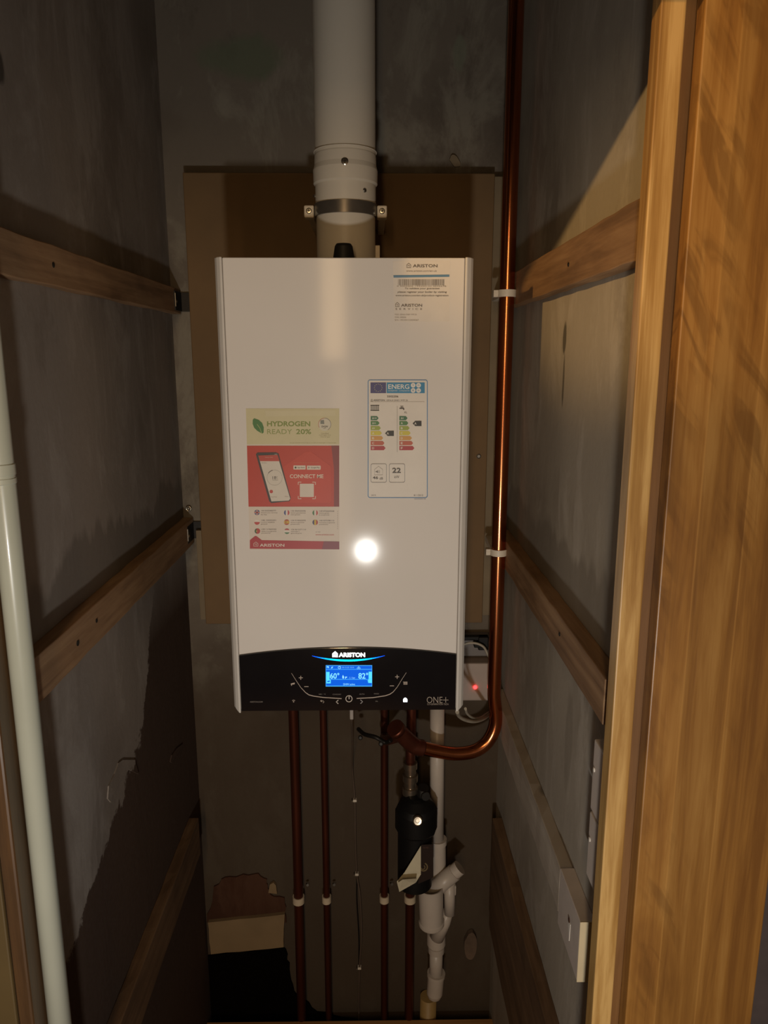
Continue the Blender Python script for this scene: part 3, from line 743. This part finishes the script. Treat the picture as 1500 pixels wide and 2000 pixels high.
A.done('light_bar', glass, 'curved glowing blue light bar')
A = Art(440, 1240, 3.125, GY)
G1 = (.50, .42, .36); G2 = (.22, .19, .17)
A.line(list(map(tuple, [(404, 234), (430, 275), (460, 320), (490, 352), (510, 366), (540, 374), (600, 382), (710, 389)])), [2, 2.5, 3, 4, 5, 5, 5, 5], G1, 1)
A.line([(1105, 230), (1080, 268), (1050, 318), (1025, 348), (1005, 362), (975, 372), (900, 383), (802, 388)], [2, 2.5, 3, 4, 5, 5, 5, 5], G1, 1)
A.ring(755, 390, 19, 4.5, (.62, .56, .50), 1); A.rect(753, 372, 758, 392, (.62, .56, .50), 2)
for cx, cy in ((461, 262), (1049, 256)): A.rect(cx-12, cy-2, cx+12, cy+2, G1, 1); A.rect(cx-2, cy-12, cx+2, cy+12, G1, 2)
for cx, cy in ((495, 316), (1017, 311)): A.rect(cx-13, cy-2, cx+13, cy+2, G1, 1)
A.line([(690, 398), (677, 409), (690, 421)], 5, (.6, .56, .52), 1); A.line([(825, 396), (838, 408), (825, 420)], 5, (.35, .34, .36), 1)
A.line([(588, 398), (580, 403), (590, 409)], 3, G1, 1); A.line([(582, 403), (598, 403), (603, 409), (596, 416)], 3, G1, 1)
A.text('OK', 916, 402, 932, 409, G2, 1); A.text('BAR  /  °C', 572, 358, 612, 366, G2, 1); A.text('COMFORT', 655, 360, 708, 367, G2, 1); A.text('AUTO', 818, 358, 850, 365, G2, 1); A.text('MODE', 908, 356, 938, 363, G2, 1)
A.poly([(400, 297), (424, 291), (424, 301), (412, 303), (400, 303)], G1, 1); A.rect(402, 303, 407, 310, G1, 1)
A.ring(417, 408, 10, 3, G1, 1, a0=215, a1=325, n=8); A.disc(417, 408, 4, G1, 1, n=8)
for k in range(5): A.rect(1088+k*5, 286, 1091+k*5, 304, G1, 1)
A.rect(1086, 286, 1112, 289, G1, 2)
A.text('ARISTON.COM', 150, 405, 228, 413, (.20, .17, .15), 1, .02)
A.done('touch_key_markings', glass, 'pale printed touch key symbols')
A = Art(440, 1240, 3.125, GY)
A.text('ONE', 1230, 378, 1326, 416, (.42, .36, .30), 1, -.012); A.rect(1328, 396, 1362, 399, (.42, .36, .30), 1); A.rect(1344, 380, 1347, 414, (.42, .36, .30), 1)
A.text('CO-GENERATION TECH', 1232, 418, 1362, 428, (.34, .28, .23), 1)
A.done('model_lettering', glass, 'pale printed lettering')
A = Art(440, 1240, 3.125, GY)
A.poly([(1086, 410), (1085, 396), (1090, 387), (1098, 383), (1107, 387), (1112, 396), (1111, 410)], (.9, .95, 1.0), 1, 3.0)
A.done('indicator_light', glass, 'small glowing white house symbol')

# ------------------------------------------------------------------ flue and clamp
FX, FY = -.0470, 1.362
fl_ = thing('flue_pipe', 'white round flue pipe rising from the boiler top to the ceiling', 'pipe', (FX, FY, BZ1-.001))
bm = bmesh.new(); lathe(bm, (FX, FY, 1.83), (0, 0, 1), [(0, .0515), (.668, .0515)], 64); obj('upper_pipe', bm, M['flue'], fl_)
bm = bmesh.new(); lathe(bm, (FX, FY, 1.752), (0, 0, 1), [(0, .0520), (.034, .0520), (.037, .0548), (.058, .0552), (.066, .0530), (.0815, .0522), (.0835, .0515)], 64)
obj('socket', bm, M['flue'], fl_)
bm = bmesh.new(); add_tube(bm, [(FX+.0528*math.cos(a), FY+.0528*math.sin(a), 1.8395) for a in [2*math.pi*k/64 for k in range(65)]], .0012, 8, caps=False); obj('rim', bm, M['flue_low'], fl_)
bm = bmesh.new(); lathe(bm, (FX, FY, BZ1-.001), (0, 0, 1), [(0, .0508), (.1035, .0508)], 64); obj('lower_pipe', bm, M['flue_low'], fl_)
def cross_screw(parent, p, n, r, m=M['steel'], label=None):
    bm = bmesh.new(); lathe(bm, p, n, [(0, r), (.001, r), (.002, r*.72), (.0021, r*.45), (.0012, r*.35)], 20)
    n = Vector(n).normalized(); s1 = n.cross(Vector((0, 0, 1))).normalized(); c = Vector(p)+n*.0022
    add_box(bm, c.x-r*.5, c.x+r*.5, c.y-.0003, c.y+.0003, c.z-.0005, c.z+.0005, mi=1)
    add_box(bm, c.x-.0005, c.x+.0005, c.y-.0003, c.y+.0003, c.z-r*.5, c.z+r*.5, mi=1)
    return obj('screw', bm, [m, M['bracket']], parent, label)
cross_screw(fl_, (FX+.001, FY-.0535, 1.8135), (0, -1, .1), .0060)
cross_screw(fl_, (FX+.033, FY-.0400, 1.772), (.6, -.8, 0), .0035, M['steel_dark'], 'small dark screw low on the socket')
cross_screw(fl_, (FX-.0515, FY-.012, 1.768), (-1, -.3, 0), .003)
cl = thing('flue_clamp', 'grey metal ring clamp with two pale screw lugs around the flue', 'clamp', (FX, FY, 1.75))
bm = bmesh.new()
ring_band(bm, FX, FY, 1.7355, 1.7555, .0520, .0545)
obj('band', bm, M['steel_dark'], cl)
for sx in (-1, 1):
    bm = bmesh.new(); xc = FX + sx*.0625; add_box(bm, xc-.0085, xc+.0085, FY-.014, FY+.014, 1.7335, 1.7535, .0022)
    add_box(bm, xc-.006, xc+.006, FY+.013, 1.5595, 1.738, 1.749, .001)
    lg = obj('lug', bm, M['clip_yel'], cl, 'pale square screw lug')
    cross_screw(lg, (xc, FY-.014, 1.744), (0, -1, 0), .0048)

# ------------------------------------------------------------------ copper pipe on the right
CX, CY = .2537, 1.460
cp = thing('copper_pipe', 'thick bright copper pipe running up the right corner and curving under the boiler', 'pipe', (CX, CY, .70))
bm = bmesh.new()
bend = [(CX, CY, 2.52), (CX, CY, 1.6), (CX, CY, .80)]
path = [Vector(p) for p in ((CX, CY, 2.498), (CX, CY, 2.0), (CX, CY, 1.5), (CX, CY, 1.1), (CX, CY, .80))]
cur = smooth_path([(CX, CY, .80), at(968, 1410, y=1.458), at(954, 1446, y=1.452), at(928, 1466, y=1.445), at(890, 1472, y=1.438), at(848, 1466, y=1.43), at(822, 1460, y=1.425)], 8)
add_tube(bm, path + cur[1:], .0142, 28)
obj('pipe', bm, M['copper'], cp)
bm = bmesh.new()
e0 = at(826, 1461, y=1.426); e1 = at(806, 1455, y=1.421); e2 = at(774, 1424, y=1.40)
add_tube(bm, smooth_path([e0, at(812, 1458, y=1.422), at(800, 1449, y=1.418), e2], 6), [.0172]*19, 24)
add_tube(bm, [at(777, 1427, y=1.402), at(771, 1421, y=1.397)], .0185, 24)
obj('elbow_fitting', bm, M['copper_dull'], cp, 'dull copper elbow fitting')
bm = bmesh.new()
add_tube(bm, smooth_path([at(786, 1436, y=1.41), at(775, 1440, y=1.44), at(752, 1446, y=1.50), at(751, 1440, y=1.54)], 6), .011, 20)
obj('branch', bm, M['copper_dull'], cp, 'short dull copper branch')

def pipe_clip(x, y, z, r, label, m, group, w=.009, back=1.0, name='pipe_clip', depth=None):
    t = thing(name, label, 'clip', (x, y, z), group)
    bm = bmesh.new(); ring_band(bm, x, y, z-w, z+w, r+.0003, r+.003, 40)
    obj('ring', bm, m, t)
    d = depth or (YB - y - r - .003)
    bm = bmesh.new(); add_box(bm, x-r*.75, x+r*.75, y+r+.0015, y+r+.003+d, z-w, z+w, .001); obj('foot', bm, m, t)
    return t
pc = pipe_clip(CX, CY, 1.6175, .0142, 'white plastic pipe clip on the copper pipe beside the topmost right batten', M['clip'], 'pipe clips on the copper pipe', .0065, depth=.112)
for sx in (-1, 1):
    bm = bmesh.new(); add_box(bm, CX+sx*.0215-.0045, CX+sx*.0215+.0045, CY-.004, CY+.012, 1.6175-.0065, 1.6175+.0065, .001)
    add_box(bm, CX+sx*.0215-.0046, CX+sx*.0215+.0046, CY-.0047, CY-.004, 1.6175-.001, 1.6175+.001)
    obj('ear', bm, M['clip'], pc)
dup(pc, (0, 0, 1.1115-1.6175), 'white plastic pipe clip on the copper pipe beside the middle right batten')

# ------------------------------------------------------------------ copper drops under the boiler
drops = [(-.184, .011, 'leftmost copper pipe dropping from the boiler, thick and dull'),
         (-.1165, .0078, 'thin copper pipe dropping from the boiler, second from the left'),
         (.0225, .0085, 'thin copper pipe right of the hanging cable, clipped to the wall'),
         (.0845, .011, 'copper pipe dropping behind the black filter')]
cl_lab = ['white clip holding the leftmost copper pipe to the back wall', 'white clip holding the second copper pipe from the left',
          'white clip holding the thin copper pipe right of the cable', 'white clip holding the copper pipe below the black filter']
for (x, r, lab), cl_ in zip(drops, cl_lab):
    t = thing('copper_pipe', lab, 'pipe', (x, 1.555, FZ), 'copper pipes dropping below the boiler')
    bm = bmesh.new(); add_tube(bm, [(x, 1.562, -.4), (x, 1.562, .4), (x, 1.556, .70), (x, 1.54, .80), (x, 1.53, BZ0+.010)], r, 20); obj('pipe', bm, M['copper_dull'], t)
    bm = bmesh.new(); lathe(bm, (x, 1.5335, BZ0-.035), (0, 0, 1), [(0, r+.004), (.018, r+.004), (.018, r+.006), (.044, r+.006)], 6); obj('union_nut', bm, M['brass'], t)
    c = pipe_clip(x, 1.562, .222, r, cl_, M['clip_yel'], 'white clips on the lower copper pipes', .0085)
    bm = bmesh.new(); lathe(bm, (x+r+.007, 1.585, .246), (.3, -1, .4), [(0, .002), (.010, .002), (.010, .0032), (.012, .0032)], 10); obj('screw', bm, M['steel_dark'], c)

# ------------------------------------------------------------------ magnetic filter
mf = thing('magnetic_filter', 'black cylindrical heating filter hanging below the boiler with a brass bleed cap', 'filter', (.088, 1.43, .36))
bm = bmesh.new()
lathe(bm, (.0895, 1.432, .4975), (0, 0, 1), [(0, .041), (.006, .0455), (.050, .0455), (.062, .040), (.076, .024), (.080, .016)], 10)
add_box(bm, .085, .094, 1.47, 1.55, .53, .55)
obj('head', bm, M['black_plastic'], mf)
bm = bmesh.new(); lathe(bm, (.0875, 1.432, .362), (0, 0, 1), [(0, .032), (.004, .0375), (.136, .0375)], 40); obj('canister', bm, M['black_plastic'], mf)
bm = bmesh.new(); c = Vector((.0895, 1.388, .551)); lathe(bm, c, (0, -1, .35), [(0, .0105), (.006, .0105), (.008, .008), (.0078, .004), (.006, .0035)], 24)
obj('bleed_cap', bm, M['brass'], mf, 'round brass bleed cap')
sl = Art(740, 1640, 5.555, 1.3935, rough=.4)
sl.poly([(462, 55), (590, 50), (592, 410), (425, 480)], (.020, .012, .010), 0)
sl.ring(484, 297, 42, 14, (.16, .12, .06), 1, a0=-70, a1=200); sl.ring(478, 300, 22, 9, (.16, .12, .06), 1, a0=-60, a1=180)
sl.text('FILTER', 478, 78, 540, 96, (.10, .05, .04), 1)
sl.done('nameplate', mf, 'dark nameplate with an oval mark')
bm = bmesh.new()
vx = .077
lathe(bm, (vx, 1.45, .573), (0, 0, 1), [(0, .017), (.016, .017), (.017, .013), (.030, .013), (.031, .0165), (.046, .0165), (.047, .012), (.060, .012), (.061, .015), (.075, .015)], 12)
obj('isolating_valve', bm, M['brass'], mf, 'plated brass isolating valve')
bm = bmesh.new(); add_tube(bm, smooth_path([(vx, 1.45, .645), (vx, 1.452, .69), (vx+.004, 1.49, .74), (vx+.006, 1.52, .79)], 6), .010, 20); obj('inlet_pipe', bm, M['copper_dull'], mf)
bm = bmesh.new(); lathe(bm, (.105, 1.43, .586), (.2, -1, .2), [(0, .006), (.012, .006), (.012, .009), (.018, .009)], 16); add_tube(bm, [(.100, 1.44, .56), (.104, 1.43, .60)], .012, 14); obj('drain_tap', bm, M['bracket'], mf)

# ------------------------------------------------------------------ white condensate drain
YD = 1.50
dr = thing('condensate_drain', 'white plastic condensate drain with trap, right of the black filter', 'drain pipe', (.141, YD, 0))
def pt(u, v, y=YD): return at(u, v, y=y)
bm = bmesh.new(); add_tube(bm, [pt(854, 1370), pt(853, 1640)], .0158, 28); obj('upper_pipe', bm, M['pvc'], dr)
bm = bmesh.new(); a = pt(856, 1725); b = pt(855, 1638); d = (b-a)
lathe(bm, a, d, [(0, .018), (d.length-.012, .018), (d.length-.012, .0205), (d.length, .0205)], 28)
add_tube(bm, [pt(842, 1742, 1.47), pt(888, 1703, 1.47)], .0185, 24); lathe(bm, pt(884, 1706, 1.47), pt(898, 1694, 1.47)-pt(884, 1706, 1.47), [(0, .0165), (.022, .0165)], 24)
obj('branch_fitting', bm, M['pvc'], dr)
bm = bmesh.new(); a = pt(843, 1812, 1.46); b = pt(841, 1730, 1.46); L = (b-a).length
lathe(bm, a, b-a, [(0, .018), (.004, .0235), (.008, .0275), (.011, .0290), (.017, .0290), (.019, .0268), (L-.003, .0280), (L, .0285), (L-.001, .025), (L-.02, .024)], 36)
obj('trap_cup', bm, M['pvc'], dr)
bm = bmesh.new(); add_tube(bm, [pt(878, 1722, 1.475), pt(878, 1784, 1.475)], .0125, 22); add_box(bm, pt(866, 1760, 1.48).x, pt(890, 1760, 1.48).x, 1.47, 1.49, pt(878, 1745, 1.48).z, pt(878, 1725, 1.48).z, .004)
add_tube(bm, [pt(876, 1778, 1.48), pt(868, 1800, 1.482), pt(853, 1830, 1.49)], [.0115, .0145, .017], 24)
obj('outlet_arm', bm, M['pvc'], dr)
bm = bmesh.new(); a = pt(852, 1858); b = pt(852, 1820); L = (b-a).length
lathe(bm, a, b-a, [(0, .019), (.016, .0195), (.016, .0175), (.022, .0175), (.022, .0220), (L, .0215)], 28)
obj('coupling', bm, M['pvc'], dr, 'ribbed white coupling')
bm = bmesh.new(); add_tube(bm, [pt(852, 1850), pt(851, 1915)], .0155, 28); obj('lower_pipe', bm, M['pvc'], dr)
bm = bmesh.new(); a = pt(848, 1950); b = pt(852, 1900); L = (b-a).length
lathe(bm, a, b-a, [(0, .010), (.006, .0155), (.016, .019), (L-.008, .0195), (L-.008, .0215), (L, .0215)], 28)
obj('end_socket', bm, M['pvc'], dr, 'wider white socket end')
bm = bmesh.new(); add_tube(bm, [(.130, 1.578, -.40), (.134, 1.578, -.075)], .0205, 24)
tag(obj('drain_stub', bm, M['pvc_warm_lit']), 'stub of pipe, coloured as lit warm yellow, standing in the floor gap below the white drain', 'pipe')
# curled paper tag
bm = bmesh.new(); P = [pt(u, v, y) for u, v, y in ((822, 1652, 1.385), (822, 1708, 1.383), (812, 1724, 1.375), (780, 1742, 1.372), (775, 1722, 1.380), (790, 1704, 1.385))]
extrude_poly(bm, P, (0, .0006, 0)); P2 = [pt(u, v, y) for u, v, y in ((780, 1742, 1.372), (812, 1724, 1.375), (814, 1716, 1.362), (786, 1718, 1.362), (777, 1724, 1.366))]
extrude_poly(bm, P2, (0, .0006, 0))
tag(obj('paper_tag', bm, M['paper']), 'curled cream paper tag hanging in front of the black filter canister', 'tag')

# ------------------------------------------------------------------ cables, boxes
cb = thing('sensor_cable', 'thin brown cable hanging from the boiler down the back wall', 'cable', at(697, 1700, y=1.59))
bm = bmesh.new()
P = [at(u, v, y=y) for u, v, y in ((687, 1392, 1.30), (687, 1412, 1.33), (688, 1440, 1.45), (688, 1500, 1.58), (693, 1563, 1.592), (694, 1640, 1.590), (697, 1707, 1.592), (703, 1750, 1.590), (706, 1820, 1.588), (702, 1890, 1.592), (701, 1950, 1.592), (701, 1994, 1.592))]
add_tube(bm, smooth_path(P, 6), .0021, 8); obj('cable', bm, M['cable_dark'], cb)
bm = bmesh.new()
P = [at(u, v, y=y) for u, v, y in ((697, 1712, 1.593), (697, 1760, 1.592), (701, 1830, 1.592), (701, 1884, 1.593))]
add_tube(bm, smooth_path(P, 5), .0016, 8); obj('second_core', bm, M['bracket'], cb, 'thin black second core')
bm = bmesh.new(); c = at(687, 1403, y=1.30); add_box(bm, c.x-.0035, c.x+.0035, 1.292, 1.304, c.z+.001, BZ0+.002, .0015); obj('plug', bm, M['plug_grey'], cb)
for u, v, lab in ((693, 1563, 'small white nail clip on the thin cable, topmost of three'), (697, 1707, 'small white nail clip on the thin cable, middle of three'), (702, 1890, 'small white nail clip on the thin cable, lowest of three')):
    t = thing('cable_clip', lab, 'clip', at(u, v, y=1.592), 'nail clips on the thin cable'); c = at(u, v, y=1.592)
    bm = bmesh.new(); add_box(bm, c.x-.0045, c.x+.0045, 1.588, 1.599, c.z-.003, c.z+.003, .001); obj('saddle', bm, M['clip'], t)
    bm = bmesh.new(); lathe(bm, (c.x-.006, 1.5995, c.z+.0005), (0, -1, 0), [(0, .0008), (.012, .0008), (.012, .0022), (.013, .0022)], 8); obj('nail', bm, M['steel_dark'], t)

jb = thing('junction_box', 'small white junction box with a red light, behind the lower right of the boiler', 'junction box', (.24, 1.58, .745))
bm = bmesh.new(); add_box(bm, .172, .268, 1.545, 1.599, .742, .832, .004); obj('body', bm, M['box_white'], jb)
bm = bmesh.new(); c = at(928, 1342, y=1.545); lathe(bm, c, (0, -1, 0), [(0, .0042), (.002, .0042), (.0035, .002)], 14); obj('indicator_lamp', bm, M['led_red'], jb, 'glowing red indicator lamp')
sk = thing('socket_outlet', 'grey socket with a black plug and white cable above the junction box', 'socket', (.23, 1.58, .84))
bm = bmesh.new(); add_box(bm, .19, .262, 1.575, 1.599, .836, .886, .003); obj('plate', bm, M['socket_grey'], sk)
bm = bmesh.new(); add_box(bm, .19, .256, 1.560, 1.5755, .880, .889, .002); add_box(bm, .232, .256, 1.556, 1.5755, .858, .889, .003); add_box(bm, .222, .245, 1.552, 1.5755, .866, .875, .002); obj('plug', bm, M['black_plastic'], sk, 'black plug')
bm = bmesh.new()
P = [at(u, v, y=y) for u, v, y in ((898, 1262, 1.55), (915, 1256, 1.55), (932, 1257, 1.548), (945, 1264, 1.545), (952, 1277, 1.54), (962, 1296, 1.54), (972, 1315, 1.545))]
add_tube(bm, smooth_path(P, 6), .0028, 10)
tag(obj('supply_cable', bm, M['cable_grey']), 'pale cable arching past the black plug to the copper pipe', 'cable')
bm = bmesh.new()
P = [at(u, v, y=y) for u, v, y in ((893, 1390, 1.24), (897, 1399, 1.30), (909, 1406, 1.34), (926, 1409, 1.38), (944, 1404, 1.45), (957, 1394, 1.52), (966, 1380, 1.56))]
add_tube(bm, smooth_path(P, 6), .0036, 10)
P = [at(u, v, y=y) for u, v, y in ((909, 1384, 1.30), (913, 1394, 1.34), (924, 1402, 1.38), (938, 1402, 1.44), (955, 1391, 1.52))]
add_tube(bm, smooth_path(P, 6), .0026, 10)
tag(obj('flex_cable', bm, M['cable_grey']), 'looped grey flex hanging under the lower right corner of the boiler', 'cable')
bm = bmesh.new()
P = [at(u, v, y=y) for u, v, y in ((700, 1424, 1.5), (712, 1434, 1.46), (734, 1440, 1.44), (752, 1450, 1.44), (764, 1446, 1.43))]
add_tube(bm, smooth_path(P, 5), .0045, 10)
for u, v, y in ((704, 1440, 1.49), (744, 1452, 1.44)): lathe(bm, at(u, v, y=y), (0, -1, .3), [(0, .005), (.006, .005), (.007, .003)], 12)
tag(obj('filling_loop', bm, M['bracket']), 'small metal filling loop under the boiler, left of the copper elbow', 'hose')

# ------------------------------------------------------------------ left white pipe
lp = thing('white_pipe', 'white plastic pipe standing upright against the left wall near the door frame', 'pipe', (-.405, .80+.0, FZ))
LX, LY = -.3985, .792
bm = bmesh.new(); add_tube(bm, [(LX, LY, FZ), (LX, LY, 1.5), (LX, LY, 2.19)], .0135, 28); obj('pipe', bm, M['pvc_bright'], lp)
z_ = at(10, 925, y=LY).z
bm = bmesh.new(); lathe(bm, (LX, LY, z_-.011), (0, 0, 1), [(0, .0137), (.001, .0145), (.006, .0145), (.0065, .0138), (.0095, .0138), (.010, .0146), (.021, .0146), (.022, .0137)], 28); obj('coupling', bm, M['pvc_bright'], lp)

# ------------------------------------------------------------------ right wall electrics
def wall_plate(y0, y1, z0, z1, label, screw):
    t = thing('wall_plate', label, 'electrical box', (XR, (y0+y1)/2, z0), 'electrical boxes beside the door frame')
    bm = bmesh.new(); add_box(bm, .272, XR, y0, y1, z0, z1, .002); obj('cover', bm, M['trunk'], t)
    bm = bmesh.new(); lathe(bm, (.2718, y0+(y1-y0)*screw, (z0+z1)/2+.01), (-1, 0, 0), [(0, .003), (.001, .003), (.0015, .001)], 12); obj('screw', bm, M['filler'], t)
wall_plate(.785, .838, .9425, 1.038, 'grey white electrical box on the right wall, upper of the two', .85)
wall_plate(.785, .838, .848, .9385, 'grey white electrical box on the right wall, lower of the two', .85)
tb = thing('trunking', 'cream-ended white trunking block low on the right wall beside the door frame', 'trunking', (.28, .90, .676))
bm = bmesh.new(); add_box(bm, .2715, XR, .8475, .953, .676, .768, .001); obj('cover', bm, M['trunk'], tb)
bm = bmesh.new(); add_box(bm, .2713, XR, .8455, .8473, .6755, .7685, .0005); obj('end_cap', bm, M['trunk_end'], tb, 'cream end cap')
bm = bmesh.new(); c = at(1112, 1807, x=.2712); extrude_poly(bm, [c+Vector((0, dy, dz)) for dy, dz in ((-.006, .006), (.006, .008), (.004, -.004), (-.004, -.022))], (-.0006, 0, 0)); obj('chip', bm, M['filler'], tb, 'pale chip in the cover')
bm = bmesh.new(); lathe(bm, c+Vector((-.0006, 0, .008)), (-1, 0, 0), [(0, .0035), (.0008, .0035)], 10); obj('screw', bm, M['brick'], tb, 'reddish screw head')
def chip(pts, x, lab):
    bm = bmesh.new(); extrude_poly(bm, [at(u, v, x=x) for u, v in pts], (.0025, 0, 0)); tag(obj('plaster_chip', bm, M['filler']), lab, 'chip', 'white plaster chips')
chip(((1090, 1239), (1097, 1238), (1098, 1248), (1106, 1254), (1100, 1254), (1091, 1251)), XR-.0025, 'ragged white chip just under the middle right batten')
chip(((1170, 1340), (1174, 1346), (1177, 1351), (1169, 1350)), XR-.0025, 'tiny white chip under the middle right batten next to the door frame')
chip(((1180, 1366), (1186, 1362), (1190, 1380), (1187, 1400), (1182, 1385)), XR-.0015, 'faint pale plaster chip beside the door frame above the electrical boxes')
def chip_left(pts, lab):
    bm = bmesh.new(); extrude_poly(bm, [at(u, v, x=XL+.002) for u, v in pts], (-.002, 0, 0)); tag(obj('plaster_chip', bm, M['wall_left']), lab, 'chip', 'flaking render on the left wall')
chip_left(((232, 1490), (240, 1484), (264, 1484), (271, 1512), (252, 1503), (238, 1520), (218, 1556), (217, 1567), (211, 1560), (213, 1535), (224, 1512)), 'torn flap of grey render on the left wall edging the bare brown area')
chip_left(((333, 1488), (336, 1475), (345, 1462), (358, 1452), (352, 1466), (342, 1478), (336, 1490)), 'thin pale curled sliver on the dark part of the left wall')
